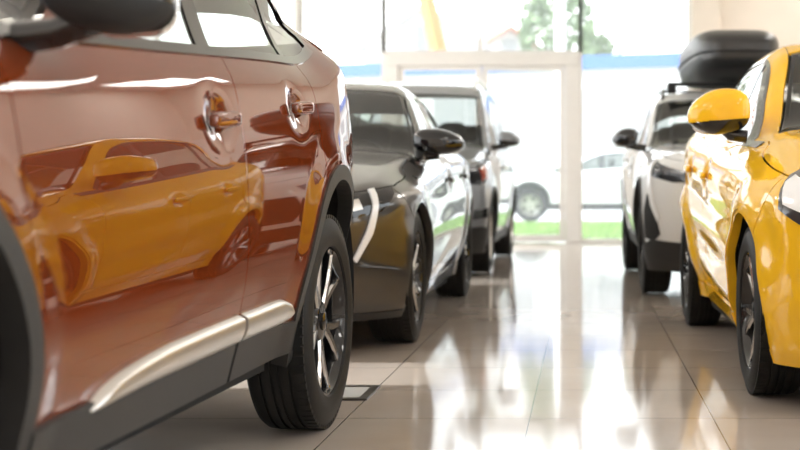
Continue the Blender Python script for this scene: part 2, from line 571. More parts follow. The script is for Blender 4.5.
# ------------------------------------------------------------------ the car
def build_car(p, label, loc, rz, group=None):
    B = Body(p); d = p.get('d', .04)
    root = thing(p['name'], label, 'car', (loc[0], loc[1], 0), rz, group)
    pm = M[p['paint']]; wb, zw, zac, Ra, cl = p['wb'], p['zw'], p['zac'], p['Ra'], p['clad']
    Ro = Ra+cl
    gap = p.get('gap', .0025)
    # ---- shared curves
    ys = np.linspace(-p['fo']+.04, .9, 90)
    rg = B.ridge(ys, p['phi_b'])
    th = np.array([.9*math.atan2(x, B.c0-y) for (x, z), y in zip(rg, ys)])
    uc = p['uc']
    k = np.where(th < uc)[0]; k = k[-1] if len(k) else 0
    k = min(k, len(ys)-2)
    tt = np.clip((uc-th[k])/(th[k+1]-th[k]+1e-9), 0, 1)
    sC = ys[k]+(ys[k+1]-ys[k])*tt
    xC, zC = rg[k]+(rg[k+1]-rg[k])*tt
    sCowl = p['cowl']; sH = p['header']; dA, dB, dC = p['dA'], p['dB'], p['dC']
    zt = p['zt']
    nose_edge = [(u, p['zn']+(zC-p['zn'])*(abs(u)/uc)**2.2) for u in np.linspace(-uc, uc, 31)]
    as_ = p['as_']
    Af = B.side([(Ro*math.cos(math.radians(as_)), zac+Ro*math.sin(math.radians(as_)))], 1)
    Auv = B.to_front(Af)[0]
    split = [(uc+(Auv[0]-uc)*t, zC+(Auv[1]-zC)*t) for t in np.linspace(0, 1, 9)]
    split3 = B.front(split)
    # ridges
    yr1 = np.linspace(sC, dA, 26); r1 = B.ridge(yr1, p['phi_b'])
    yend = p['roof_end']
    yr2 = np.linspace(dA, yend, 70); r2 = B.ridge(yr2, p['phi_c'])
    ridge_z = pchip(list(zip(yr2, r2[:, 1]))); ridge_x = pchip(list(zip(yr2, r2[:, 0])))
    belt = lambda a, b, n=20: [(y, float(B.belt(y))) for y in np.linspace(a, b, n)]
    # DLO
    mg = p['frame']
    sT = p['dlo'][2]
    gy = np.linspace(dA, sT, 80)
    gz = ridge_z(gy)-mg
    okk = np.where(gz > B.belt(gy)+.012)[0][0]
    topc = [(gy[i], float(gz[i])) for i in range(okk, len(gy))]
    sF = gy[okk]
    dlo = belt(sF, p['dlo'][0], 26)+[tuple(q) for q in p['dlo'][1]]+topc[::-1]
    aA = math.degrees(math.acos(min(1, dA/Ro))) if dA < Ro else None
    a_low = math.degrees(math.asin(np.clip((zt-zac)/Ro, -1, 1)))
    rear_us = p.get('rear_us', .95)
    zr_top = p['tail_top']
    rs3 = B.rear([(rear_us, z) for z in np.linspace(p['zb0'], zr_top, 14)])
    for sg in (1, -1):
        # front wing
        if aA is not None:
            low = arc(0, zac, Ro, as_, aA); start = [(dA, float(B.belt(dA)))]
        else:
            low = arc(0, zac, Ro, as_, a_low)+[(dA, zt)]; start = [(dA, float(B.belt(dA)))]
        wing = start+[(yr1[i], r1[i, 1]) for i in range(len(yr1)-1, -1, -1)]+[(q[1], q[2]) for q in split3[1:-1]]+low
        panel(B, 'front_wing', wing, 'side', pm, root, sg, d, gap=gap)
        # doors
        fd = []
        if aA is not None: fd += arc(0, zac, Ro, aA, a_low, 12)
        else: fd += [(dA, zt)]
        fd += [(dB, zt), (dB+p.get('dBs', 0), float(B.belt(dB)))]+belt(dB, dA)[1:]
        fdo = panel(B, 'front_door', fd, 'side', pm, root, sg, d, gap=gap)
        aD = p['aD']
        a180 = 180-a_low
        rd = [(dB, zt)]+arc(wb, zac, Ro, a180, aD, 14)+belt(dC, dB)+[(dB+p.get('dBs', 0), float(B.belt(dB)))]
        rdo = panel(B, 'rear_door', rd, 'side', pm, root, sg, d, gap=gap)
        # quarter
        q = [(dC, float(B.belt(dC)))]+arc(wb, zac, Ro, aD, -15, 30)
        q += [(float(a[1]), float(a[2])) for a in rs3]
        qr = [(yy, float(ridge_z(yy))) for yy in np.linspace(yend, p['dlo'][3], 16)]
        q += qr+[tuple(topc[-1])]+[tuple(a) for a in p['dlo'][1][::-1]]+belt(p['dlo'][0], dC, 8)
        panel(B, 'rear_wing', q, 'side', pm, root, sg, d, gap=gap)
        # pillar and roof rail
        tp = [(y, float(ridge_z(y))) for y in np.linspace(dA, p['dlo'][3], 40)]
        pil = [(dA, float(B.belt(dA)))]+tp+topc[::-1]+[(sF, float(B.belt(sF)))]
        panel(B, 'roof_pillar', pil, 'side', M[p.get('pillar_paint', p['paint'])], root, sg, .025, gap=.001)
        # glazing
        b1, b2, c1, c2 = p['bp']
        sl = p.get('bsl', -.06)
        def cut(lo, hi):
            g = dlo
            if lo is not None: g = clip_half(g, -1, -sl, -(lo+sl*1.2))
            if hi is not None: g = clip_half(g, 1, sl, hi+sl*1.2)
            return g
        gd = .04
        rear_glass = M[p.get('rear_glass', p.get('side_glass', 'glass'))]
        panel(B, 'side_window', cut(None, b1), 'side', M[p.get('side_glass', 'glass')], fdo, sg, gd, off=-.004, thick=0, gap=.004)
        panel(B, 'door_pillar', cut(b1, b2), 'side', M['gloss_black'], root, sg, gd, off=-.001, thick=.01)
        if c1:
            panel(B, 'side_window', cut(b2, c1), 'side', rear_glass, rdo, sg, gd, off=-.004, thick=0, gap=.004)
            panel(B, 'door_pillar', cut(c1, c2), 'side', M['gloss_black'], root, sg, gd, off=-.001, thick=.01)
            g = cut(c2, None)
            if len(g) > 2: panel(B, 'quarter_window', g, 'side', rear_glass, root, sg, gd, off=-.004, thick=0, gap=.004)
        else:
            panel(B, 'side_window', cut(b2, None), 'side', rear_glass, rdo, sg, gd, off=-.004, thick=0, gap=.004)
        # belt moulding and black window frame
        bl = belt(dA+.03, p['dlo'][0], 30)
        panel(B, 'belt_moulding', [(y, z-.014) for y, z in bl]+[(y, z+.010) for y, z in bl[::-1]], 'side',
              M[p.get('belt_mat', 'gloss_black')], root, sg, .02, off=.005, thick=.008)
        fr_o = inset(dlo, -.012); fr_i = inset(dlo, .006)
        panel(B, 'window_frame', fr_o, 'side', M[p.get('frame_mat', 'gloss_black')], root, sg, .02, off=.002, thick=.006, holes=[[tuple(v) for v in fr_i]])
        # sill and arch cladding
        zs = p['zs']
        if cl > .01:
            for sc in (0, wb):
                a0, a1 = (-25, 205)
                if sc == 0: a1 = 190
                else: a0 = -10
                ring = arc(sc, zac, Ro+.004, a0, a1, 40)+arc(sc, zac, Ra, a1, a0, 40)
                panel(B, 'arch_cladding', ring, 'side', M['plastic'], root, sg, .025, off=.008, thick=.05)
        else:
            for sc in (0, wb):
                ring = arc(sc, zac, Ra+.001, -15, 195, 40)+arc(sc, zac, Ra-.012, 195, -15, 40)
                panel(B, 'arch_lip', ring, 'side', pm, root, sg, .025, off=-.004, thick=.035)
        sa = math.degrees(math.asin(np.clip((zs-zac)/Ro, -1, 1)))
        mid = dB
        f_end = arc(0, zac, Ro, a_low, sa, 8)
        r_end = arc(wb, zac, Ro, 180-a_low, 180-sa, 8)
        sillm = M[p.get('sill_mat', 'plastic')]
        if p.get('strip'):
            g2 = .012
            so = panel(B, 'door_cladding', [f_end[-1], (mid-g2, zs), (mid-g2, zt+.025)]+[(f_end[0][0]+.03, zt+.0)]+f_end[:-1], 'side', sillm, root, sg, .04, off=.012, thick=.03)
            s2 = panel(B, 'door_cladding', [(mid+g2, zs), r_end[-1]]+r_end[::-1][1:]+[(mid+g2, zt+.025)], 'side', sillm, root, sg, .04, off=.012, thick=.03)
            panel(B, 'cladding_joint', [(mid-g2, zs+.005), (mid+g2, zs+.005), (mid+g2, zt+.02), (mid-g2, zt+.02)], 'side', M['black'], root, sg, .03, off=.002, thick=.02)
            x0, x1 = p['strip']
            zb_, zt_ = p['strip_z']
            def strip(xa, xb, fl, fh, n=40):
                q = np.linspace(0, 1, n)
                yy = xa+(xb-xa)*q
                return [(y, fl(y)) for y in yy], [(y, fh(y)) for y in yy]
            top_f = pchip([(x0, zb_-.010), (x0+.06, zb_+.020), (x0+.2, zb_+.045), (x0+.45, zt_-.010), (mid, zt_)])
            bot_f = pchip([(x0, zb_-.014), (x0+.3, zb_-.006), (mid, zb_)])
            lo_, hi_ = strip(x0, mid-g2, bot_f, top_f)
            ribbon(B, 'trim_strip', lo_, hi_, M['satin'], root, sg, .016, .010)
            top_r = pchip([(mid, zt_), (x1-.14, zt_+.004), (x1-.05, zt_-.008), (x1, zb_+.032)])
            bot_r = pchip([(mid, zb_), (x1-.12, zb_+.002), (x1-.04, zb_+.010), (x1, zb_+.028)])
            lo_, hi_ = strip(mid+g2, x1, bot_r, top_r)
            ribbon(B, 'trim_strip', lo_, hi_, M['satin'], root, sg, .016, .010)
        else:
            pts = [f_end[-1], r_end[-1]]+r_end[::-1][1:]+f_end[:-1][0:]
            panel(B, 'sill', [f_end[-1], r_end[-1]]+r_end[::-1][1:]+f_end[:-1], 'side', sillm, root, sg, .05, off=.006, thick=.05)
        # inner door trim
        panel(B, 'door_trim', [(dA+.05, zt+.03), (wb-Ro, zt+.03), (wb-Ro+.02, float(B.belt(wb-.4))-.01)]+belt(wb-.4, dA+.05, 10), 'side', M['fabric'], root, sg, .08, off=-.05, thick=0)
        # handles
        for (hy, hz), host in zip(p['handles'], (fdo, rdo)):
            x = B.side([(hy, hz)], sg)[0][0]
            rot = Matrix.Rotation(math.radians(p.get('htilt', 4))*1, 3, 'X')
            super_obj('door_handle', (x+sg*.036, hy, hz), (.013, .105, .020), pm if p.get('handle_paint', True) else M['chrome'], host, .55, .45, rot, 32, 16)
            for e in (-.075, .075):
                pass
        # mirror
        my, mz = p['mirror']; mw = p.get('mirror_w', .125)
        xb = B.side([(my-.02, float(B.belt(my))-.03)], sg)[0][0]
        mo = bpy.data.objects.new('wing_mirror', None); link(mo, root)
        cx = xb+sg*(p.get('mirror_off', .045)+mw)
        def shear(v, sg=sg):
            t = v.x*sg/mw
            return Vector((v.x, v.y*(1-.30*max(0, t)**2)+.020*t, v.z*(1-.40*max(0, t)**1.6)*(1 if v.z > 0 else .82)-.010*t))
        vs, fs = super_mesh((cx, my, mz), (mw, .105, p.get('mirror_h', .082)), .72, .62, 56, 72, None, shear)
        zc_ = p.get('cap_line', -.012)
        for nm, keep, mm in (('mirror_cap', lambda z: z > zc_, M[p.get('cap', p['paint'])]), ('mirror_housing', lambda z: z <= zc_, M[p.get('housing', 'gloss_black')])):
            ff = [f for f in fs if keep(sum(vs[i].z for i in f)/4-mz+.010*(sum(vs[i].x for i in f)/4-cx)*sg/mw)]
            bm = bmesh.new(); sc_ = 1.0 if nm == 'mirror_cap' else .985
            add_mesh(bm, [Vector((cx, my, mz))+(v-Vector((cx, my, mz)))*sc_ for v in vs], ff)
            bmesh.ops.delete(bm, geom=[v for v in bm.verts if not v.link_faces], context='VERTS')
            bmesh.ops.remove_doubles(bm, verts=bm.verts[:], dist=1e-5)
            bm_obj(nm, bm, mm, mo, True, 60)
        bm = bmesh.new(); vs2, fs2 = super_mesh((cx, my+.104, mz), (mw*.86, .006, p.get('mirror_h', .082)*.78), .6, .6, 32, 12)
        add_mesh(bm, vs2, fs2); bm_obj('mirror_glass', bm, M['mirror_glass'], mo)
        bm = bmesh.new()
        add_tube(bm, [(xb-sg*.02, my+.0, mz-p.get('mirror_h', .082)*.85-.004), (xb+sg*.05, my, mz-p.get('mirror_h', .082)*.80), (cx-sg*.01, my, mz-.045)], [.030, .028, .03], 14)
        bm_obj('mirror_arm', bm, M['gloss_black'], mo)
        # wheels
        wx = p['hw']+float(B.plan(0))-.02-p['wheel'][2]/2+p['flare']*.6
        wx2 = p['hw']+float(B.plan(wb))-.02-p['wheel'][2]/2+p['flare']*.6
        add_wheel(root, p['wheel'], sg*wx, 0, zw, sg, random.uniform(0, 6) if 'wrot' not in p else p['wrot'][0], p.get('steer', 0))
        add_wheel(root, p['wheel'], sg*wx2, wb, zw, sg, random.uniform(0, 6) if 'wrot' not in p else p['wrot'][1])
        for sc in (0, wb):
            bm = bmesh.new()
            n = 28; x0, x1 = sg*(p['hw']-.34), sg*(p['hw']-.035)
            prev = None
            for i in range(n+1):
                a = math.radians(-20+220*i/n); r = Ra+.012
                v = [bm.verts.new((xx, sc+r*math.cos(a), zac+r*math.sin(a))) for xx in (x0, x1)]
                if prev: bm.faces.new([prev[0], prev[1], v[1], v[0]])
                prev = v
            cen = [bm.verts.new((x0, sc+(Ra+.012)*math.cos(math.radians(-20+220*i/n)), zac+(Ra+.012)*math.sin(math.radians(-20+220*i/n)))) for i in range(n+1)]
            bm.faces.new(cen)
            bm_obj('arch_liner', bm, M['liner'], root, False)
        # roof rails
        if p.get('rails'):
            y0, y1, lift = p['rails']
            yy = np.linspace(y0, y1, 16)
            rz_ = [ridge_x(y)-.045 for y in yy]
            P = B.top([(sg*float(x), y) for x, y in zip(rz_, yy)])
            pts = []
            for i, q in enumerate(P):
                t = i/15; e = min(1, min(t, 1-t)*6)
                pts.append((q[0], q[1], q[2]+lift*math.sin(e*PI/2)+.004))
            bm = bmesh.new(); add_tube(bm, pts, [.012]+[.016]*14+[.012], 10)
            bm_obj('roof_rail', bm, M[p.get('rail_mat', 'gloss_black')], root)
    # ---- top panels
    c = p['wsc']
    phi = p['phi_c']
    Bon = [(q[0], q[1]) for q in B.front(nose_edge)]
    ycow = np.linspace(sC, sCowl-.02, 24); rb = B.ridge(ycow, p['phi_b'])
    bon = Bon+[(rb[i, 0], ycow[i]) for i in range(1, 24)]
    xe = rb[-1, 0]
    bow = lambda s0, xx: s0-c*xe*xe+c*xx*xx
    bon += [(xx, bow(sCowl-.02, xx)) for xx in np.linspace(xe, -xe, 21)[1:-1]]
    bon += [(-rb[i, 0], ycow[i]) for i in range(23, 0, -1)]
    panel(B, 'bonnet', bon, 'top', pm, root, 1, d, gap=gap)
    # cowl and windscreen
    yw = np.linspace(sCowl+.02, sH, 22)
    rw = B.ridge(yw, phi)
    ins = p.get('ws_in', .012)
    xw = rw[:, 0]-ins
    def band(ya, yb, xa, xb, n=17):
        return [(xx, ya-c*xa*xa+c*xx*xx) for xx in np.linspace(-xa, xa, n)], [(xx, yb-c*xb*xb+c*xx*xx) for xx in np.linspace(xb, -xb, n)]
    lo_, hi_ = band(sCowl-.02, sCowl+.05, xe-.02, xw[0])
    panel(B, 'windscreen_cowl', lo_+hi_, 'top', M['black'], root, 1, .05, off=-.004)
    lo_, hi_ = band(yw[0]+.02, yw[-1], xw[0], xw[-1])
    ws = lo_+[(xw[i], yw[i]) for i in range(2, 21)]+hi_+[(-xw[i], yw[i]) for i in range(20, 1, -1)]
    panel(B, 'windscreen', ws, 'top', M[p.get('ws_glass', 'glass')], root, 1, .05, off=-.002, thick=0, gap=.002)
    wi = inset(ws, .022)
    panel(B, 'windscreen_border', ws, 'top', M['gloss_black'], root, 1, .05, off=-.006, thick=0, holes=[[tuple(v) for v in wi]])
    # pillar flank between ridge and glass
    yro = np.linspace(sH+.008, yend, 30); rr = B.ridge(yro, phi)
    roof = [(xx, yro[0]-c*rr[0, 0]**2+c*xx*xx) for xx in np.linspace(-rr[0, 0], rr[0, 0], 17)]
    roof += [(rr[i, 0], yro[i]) for i in range(1, 30)]+[(-rr[i, 0], yro[i]) for i in range(29, 0, -1)]
    panel(B, 'roof', roof, 'top', M[p.get('roof_paint', p['paint'])], root, 1, .05, gap=.001)
    inr = [(v[0]*.96, v[1]) for v in inset(roof, .03)]
    panel(B, 'headliner', inr, 'top', M['headliner'], root, 1, .08, off=-.035, thick=0)
    # ---- front face
    fa = arc(0, zac, Ro, as_, 200, 14)
    side3 = B.side(fa, 1)
    sd = [q for q in B.to_front(side3)]
    zbm = p['zbum']
    sd = [q for q in sd if q[1] > zbm]
    rightside = split[1:]+sd[1:]
    bum = nose_edge+rightside+[(sd[-1][0], zbm), (-sd[-1][0], zbm)]+[(-u, v) for u, v in rightside[::-1]]
    panel(B, 'front_bumper', bum, 'front', pm, root, 1, d, gap=gap)
    def mir(poly): return [(-u, v) for u, v in poly]
    for (nm, poly, mm, off, both) in p['face']:
        for po in ([poly, mir(poly)] if both else [poly]):
            panel(B, nm, po, 'front', M[mm], root, 1, .03, off=off, thick=.012 if mm != 'lens' else .006)
    # ---- rear face
    us = rear_us
    rp = [(u, p['zb0']) for u in np.linspace(-us, us, 9)]+[(us, z) for z in np.linspace(p['zb0'], zr_top, 9)[1:]]
    rp += [(u, zr_top) for u in np.linspace(us, -us, 9)[1:]]+[(-us, z) for z in np.linspace(zr_top, p['zb0'], 9)[1:-1]]
    panel(B, 'tailgate', rp, 'rear', pm, root, 1, .06)
    if p.get('rear_win'):
        z0, z1, u1, u2 = p['rear_win']
        panel(B, 'rear_window', [(-u1, z0), (u1, z0), (u2, z1), (-u2, z1)], 'rear', M['glass'], root, 1, .06, off=.004, thick=0)
    # ---- inside
    bm = bmesh.new()
    zu = p['zs']-.05
    add_box(bm, -.5, .5, -p['fo']+.3, wb+p['ro']-.35, zu, zu+.10)
    add_box(bm, -p['hw']+.12, p['hw']-.12, Ra+.08, wb-Ra-.08, zu, zu+.09)
    add_box(bm, -.5, .5, -p['fo']+.22, p['cowl']+.1, .26, .72)
    bm_obj('underbody', bm, M['liner'], root, False)
    if p.get('inside', True):
        zl = p.get('seat_z', .30); roofz = p['roofz']
        cw = float(B.cab(1.0))
        bm = bmesh.new()
        add_mesh(bm, *super_mesh((0, p['cowl']+.38, float(B.belt(.6))-.10), (p['hw']-.14, .30, .11), .45, .35, 40, 16))
        bm_obj('dashboard', bm, M['black'], root)
        def seat(x, y, w):
            so = bpy.data.objects.new('seat', None); link(so, root)
            super_obj('seat_cushion', (x, y-.22, zl+.16), (w, .27, .09), M['fabric'], so, .5, .45, None, 28, 14)
            super_obj('seat_backrest', (x, y+.10, zl+.48), (w, .075, .33), M['fabric'], so, .5, .5, Matrix.Rotation(math.radians(-16), 3, 'X'), 28, 14)
            super_obj('headrest', (x, y+.205, zl+.90), (w*.56, .05, .085), M['fabric'], so, .55, .55, Matrix.Rotation(math.radians(-10), 3, 'X'), 24, 12)
            for e in (-.06, .06):
                bm = bmesh.new(); add_tube(bm, [(x+e, y+.185, zl+.70), (x+e, y+.205, zl+.88)], .007, 6)
                bm_obj('headrest_post', bm, M['satin'], so)
        for x in (-.37, .37): seat(x, p['dB']-.10, .24)
        for x in (-.40, .40): seat(x, p['dB']+.72, .28)
        bm = bmesh.new()
        ring = [(.37+.18*math.cos(t), p['cowl']+.60+.18*math.sin(t)*.35, float(B.belt(.6))-.03+.18*math.sin(t)) for t in np.linspace(0, 2*PI, 33)]
        add_tube(bm, ring, .014, 8, cap=False)
        add_tube(bm, [(.20, p['cowl']+.60, float(B.belt(.6))-.03), (.54, p['cowl']+.60, float(B.belt(.6))-.03)], .02, 8)
        bm_obj('steering_wheel', bm, M['black'], root)
    return root, B

# ------------------------------------------------------------------ car parameters
def suv_params(**kw):
    wb = 2.65
    p = dict(name='crossover_car', paint='orange', wb=wb, fo=.84, ro=.86, hw=.885, zw=.355, zac=.44, Ra=.385, clad=.045, flare=.013, flw=.14,
        belt=[(.2, 1.045), (.5, 1.072), (1., 1.105), (1.55, 1.142), (2.2, 1.185), (2.6, 1.225), (2.9, 1.30), (3.3, 1.36)],
        prof=[(-1.1, -.13), (-.92, -.09), (-.80, -.060), (-.68, -.030), (-.56, -.0070), (-.43, 0), (-.32, -.0030), (-.21, -.0125), (-.12, -.0265), (-.05, -.047), (0, -.074), (.05, -.096), (.2, -.146), (.5, -.268), (.8, -.41)],
        plan=[(-.9, -.06), (-.4, -.02), (.2, -.006), (1.2, .0), (2.2, .0), (2.7, -.008), (3.1, -.05), (3.5, -.13)],
        cab=[(0, -.02), (.6, -.01), (1.2, 0), (1.7, -.005), (2.2, -.03), (2.6, -.075), (2.9, -.13), (3.3, -.19)],
        top=[(-1., .84), (-.84, .955), (-.6, 1.035), (-.2, 1.09), (.3, 1.13), (.56, 1.152), (.9, 1.31), (1.32, 1.50), (1.55, 1.555), (1.9, 1.58), (2.4, 1.565), (2.9, 1.51), (3.3, 1.43)],
        nose=[(.15, -.66), (.3, -.79), (.5, -.835), (.7, -.84), (.88, -.82), (1.0, -.73), (1.15, -.50)], pf=.60, pfe=3.0,
        tail=[(.2, wb+.70), (.4, wb+.84), (.8, wb+.85), (1.05, wb+.80), (1.3, wb+.66), (1.5, wb+.48), (1.6, wb+.38)], pr=.5,
        wsc=.12, crown=.06, r1=.11, r2=.07, phi_b=62, phi_c=52, uc=.80, zn=.93, as_=140, zt=.40, zs=.305, zb0=.34,
        cowl=.56, header=1.30, dA=.40, dB=1.635, dC=2.42, dBs=-.03, aD=118, frame=.055, roof_end=3.10,
        dlo=(2.80, [(2.84, 1.325)], 2.60, 2.80), bp=(1.46, 1.56, 2.30, 2.36), bsl=-.10, tail_top=1.33, rear_us=.85,
        handles=[(1.435, .965), (2.19, 1.036)], htilt=4, mirror=(.56, 1.165), mirror_w=.10, wheel=(.355, .245, .215, 5, .30, M['machined'], M['gloss_black']),
        zbum=.20, strip=(.69, 2.16), strip_z=(.405, .478), roofz=1.5, seat_z=.36, rear_win=(1.08, 1.3, .5, .45),
        face=[('grille', [(-.46, .46), (.46, .46), (.50, .60), (.44, .76), (-.44, .76), (-.50, .60)], 'black', .004, False),
              ('headlight', [(.44, .87), (.66, .935), (.80, .985), (.84, .96), (.77, .87), (.58, .82), (.48, .82)], 'lamp_dark', .006, True),
              ('headlight_lens', [(.66, .90), (.75, .94), (.79, .93), (.74, .87), (.66, .85)], 'lens', .012, True),
              ('running_light', [(.775, .985), (.81, .985), (.775, .82), (.735, .66), (.685, .55), (.67, .58), (.71, .69)], 'led', .016, True),
              ('bumper_intake', [(.67, .46), (.735, .72), (.785, .74), (.815, .62), (.80, .43), (.72, .41)], 'black', .006, True),
              ('bumper_cladding', [(-.90, .20), (.90, .20), (.90, .36), (.74, .42), (.5, .40), (-.5, .40), (-.74, .42), (-.90, .36)], 'plastic', .010, False)],
        rails=(1.35, 2.85, .035))
    p.update(kw); return p

def saloon_params(**kw):
    wb = 2.75
    p = dict(name='saloon_car', paint='grey', wb=wb, fo=.88, ro=1.0, hw=.925, zw=.334, zac=.355, Ra=.375, clad=0.0, flare=.018,
        belt=[(.2, .90), (.5, .925), (.9, .955), (1.6, 1.0), (2.3, 1.035), (2.9, 1.065), (3.4, 1.07)],
        prof=[(-.95, -.11), (-.78, -.075), (-.66, -.035), (-.52, -.008), (-.40, .0), (-.30, -.004), (-.20, -.012), (-.12, -.012), (-.05, -.045), (0, -.085), (.05, -.105), (.2, -.180), (.45, -.330), (.7, -.48)],
        plan=[(-.9, -.08), (-.4, -.03), (.2, -.008), (1.2, .0), (2.2, .0), (2.75, -.005), (3.2, -.05), (3.7, -.15)],
        cab=[(0, -.02), (.7, -.01), (1.3, 0), (1.8, -.005), (2.3, -.03), (2.8, -.08), (3.2, -.14)],
        top=[(-1., .62), (-.84, .735), (-.6, .83), (-.2, .915), (.3, .985), (.66, 1.025), (1.0, 1.215), (1.45, 1.425), (1.7, 1.465), (2.0, 1.47), (2.4, 1.43), (2.8, 1.32), (3.2, 1.15), (3.7, 1.03)],
        nose=[(.12, -.70), (.25, -.82), (.42, -.87), (.6, -.88), (.72, -.85), (.82, -.74), (.95, -.45)], pf=.62, pfe=3.0,
        tail=[(.2, wb+.80), (.4, wb+.95), (.8, wb+.99), (1.0, wb+.96), (1.15, wb+.85)], pr=.5,
        wsc=.14, crown=.06, r1=.09, r2=.06, phi_b=58, phi_c=50, uc=.80, zn=.74, as_=132, zt=.27, zs=.19, zb0=.25,
        cowl=.66, header=1.42, dA=.55, dB=1.58, dC=2.50, dBs=-.02, aD=95, frame=.045, roof_end=2.75,
        dlo=(2.95, [(2.97, 1.10)], 2.50, 2.70), bp=(1.52, 1.60, 2.42, 2.46), bsl=-.15, tail_top=1.0,
        handles=[(1.42, .84), (2.36, .87)], htilt=3, mirror=(.80, 1.045), mirror_w=.145, mirror_off=-.085, cap='gloss_black',
        wheel=(.334, .235, .235, 5, .24, M['machined'], M['gloss_black']), zbum=.16, roofz=1.36, seat_z=.20, sill_mat='grey', belt_mat='chrome',
        face=[('grille', [(-.50, .34), (.50, .34), (.56, .50), (.50, .64), (-.50, .64), (-.56, .50)], 'black', .004, False),
              ('headlight', [(.44, .72), (.62, .755), (.80, .795), (.79, .76), (.70, .68), (.54, .645), (.46, .64)], 'gloss_black', .006, True),
              ('headlight_lens', [(.50, .715), (.60, .735), (.61, .69), (.52, .67)], 'satin', .012, True),
              ('running_light', [(.662, .775), (.692, .78), (.680, .70), (.645, .575), (.578, .445), (.565, .46), (.620, .59), (.655, .70)], 'led', .016, True),
              ('bumper_lip', [(-.86, .165), (.86, .165), (.86, .20), (-.86, .20)], 'plastic', .006, False),
              ('bumper_intake', [(-.52, .21), (.52, .21), (.56, .30), (-.56, .30)], 'black', .006, False)])
    p.update(kw); return p

def hatch_params(**kw):
    wb = 2.54
    p = dict(name='hatchback_car', paint='yellow', wb=wb, fo=.82, ro=.69, hw=.872, zw=.322, zac=.345, Ra=.365, clad=0.0, flare=.030, flw=.15,
        belt=[(.2, .955), (.5, .975), (.9, 1.0), (1.5, 1.05), (2.1, 1.10), (2.5, 1.15), (2.9, 1.20)],
        prof=[(-1., -.12), (-.80, -.080), (-.68, -.040), (-.54, -.014), (-.42, -.004), (-.32, -.012), (-.24, -.004), (-.16, -.010), (-.07, -.050), (0, -.105), (.05, -.125), (.2, -.185), (.45, -.300), (.7, -.42)],
        plan=[(-.9, -.13), (-.4, -.05), (.2, -.010), (1.2, .0), (2.0, .0), (2.5, -.005), (2.9, -.05), (3.3, -.14)],
        cab=[(0, -.06), (.6, -.055), (1.2, -.05), (1.7, -.055), (2.1, -.07), (2.5, -.10), (2.9, -.15)],
        top=[(-1., .68), (-.80, .80), (-.55, .885), (-.2, .95), (.25, 1.03), (.58, 1.075), (.95, 1.27), (1.34, 1.485), (1.6, 1.53), (1.9, 1.535), (2.3, 1.51), (2.7, 1.43), (3.1, 1.32)],
        nose=[(.12, -.64), (.25, -.76), (.45, -.81), (.65, -.82), (.76, -.79), (.86, -.69), (1.0, -.45)], pf=.60, pfe=3.0,
        tail=[(.2, wb+.54), (.4, wb+.67), (.8, wb+.68), (1.0, wb+.64), (1.25, wb+.48), (1.4, wb+.3)], pr=.5,
        wsc=.14, crown=.06, r1=.13, r2=.06, phi_b=58, phi_c=68, uc=.82, zn=.78, as_=132, zt=.28, zs=.20, zb0=.28,
        cowl=.58, header=1.30, dA=.50, dB=1.52, dC=2.28, dBs=-.02, aD=112, frame=.075, roof_end=2.70,
        dlo=(2.55, [(2.57, 1.19)], 2.35, 2.50), bp=(1.44, 1.52, 2.24, 2.28), bsl=-.12, tail_top=1.15,
        handles=[(1.36, .855), (2.12, .895)], htilt=3, mirror_h=.112, cap_line=-.030, mirror=(.74, 1.118), mirror_w=.135, mirror_off=-.03, frame_mat='gloss_black',
        wheel=(.322, .225, .205, 5, .26, M['machined'], M['gloss_black']), zbum=.16, roofz=1.42, seat_z=.24, sill_mat='yellow',
        sculpt=[(1.3, .50, .8, .06, .05, -.014), (1.3, .36, .9, .04, .03, .010)], rear_win=(.95, 1.14, .5, .45),
        face=[('grille', [(-.50, .36), (.50, .36), (.54, .50), (.48, .66), (-.48, .66), (-.54, .50)], 'black', .004, False),
              ('headlight', [(.42, .76), (.60, .81), (.755, .865), (.78, .84), (.745, .72), (.64, .66), (.46, .67)], 'lamp_dark', .006, True),
              ('headlight_lens', [(.63, .80), (.735, .835), (.755, .81), (.725, .735), (.63, .70)], 'led', .012, True),
              ('running_light', [(.54, .655), (.57, .655), (.55, .54), (.505, .40), (.485, .42), (.525, .55)], 'led', .016, True),
              ('bumper_intake', [(-.52, .18), (.52, .18), (.56, .30), (-.56, .30)], 'black', .006, False)])
    p.update(kw); return p

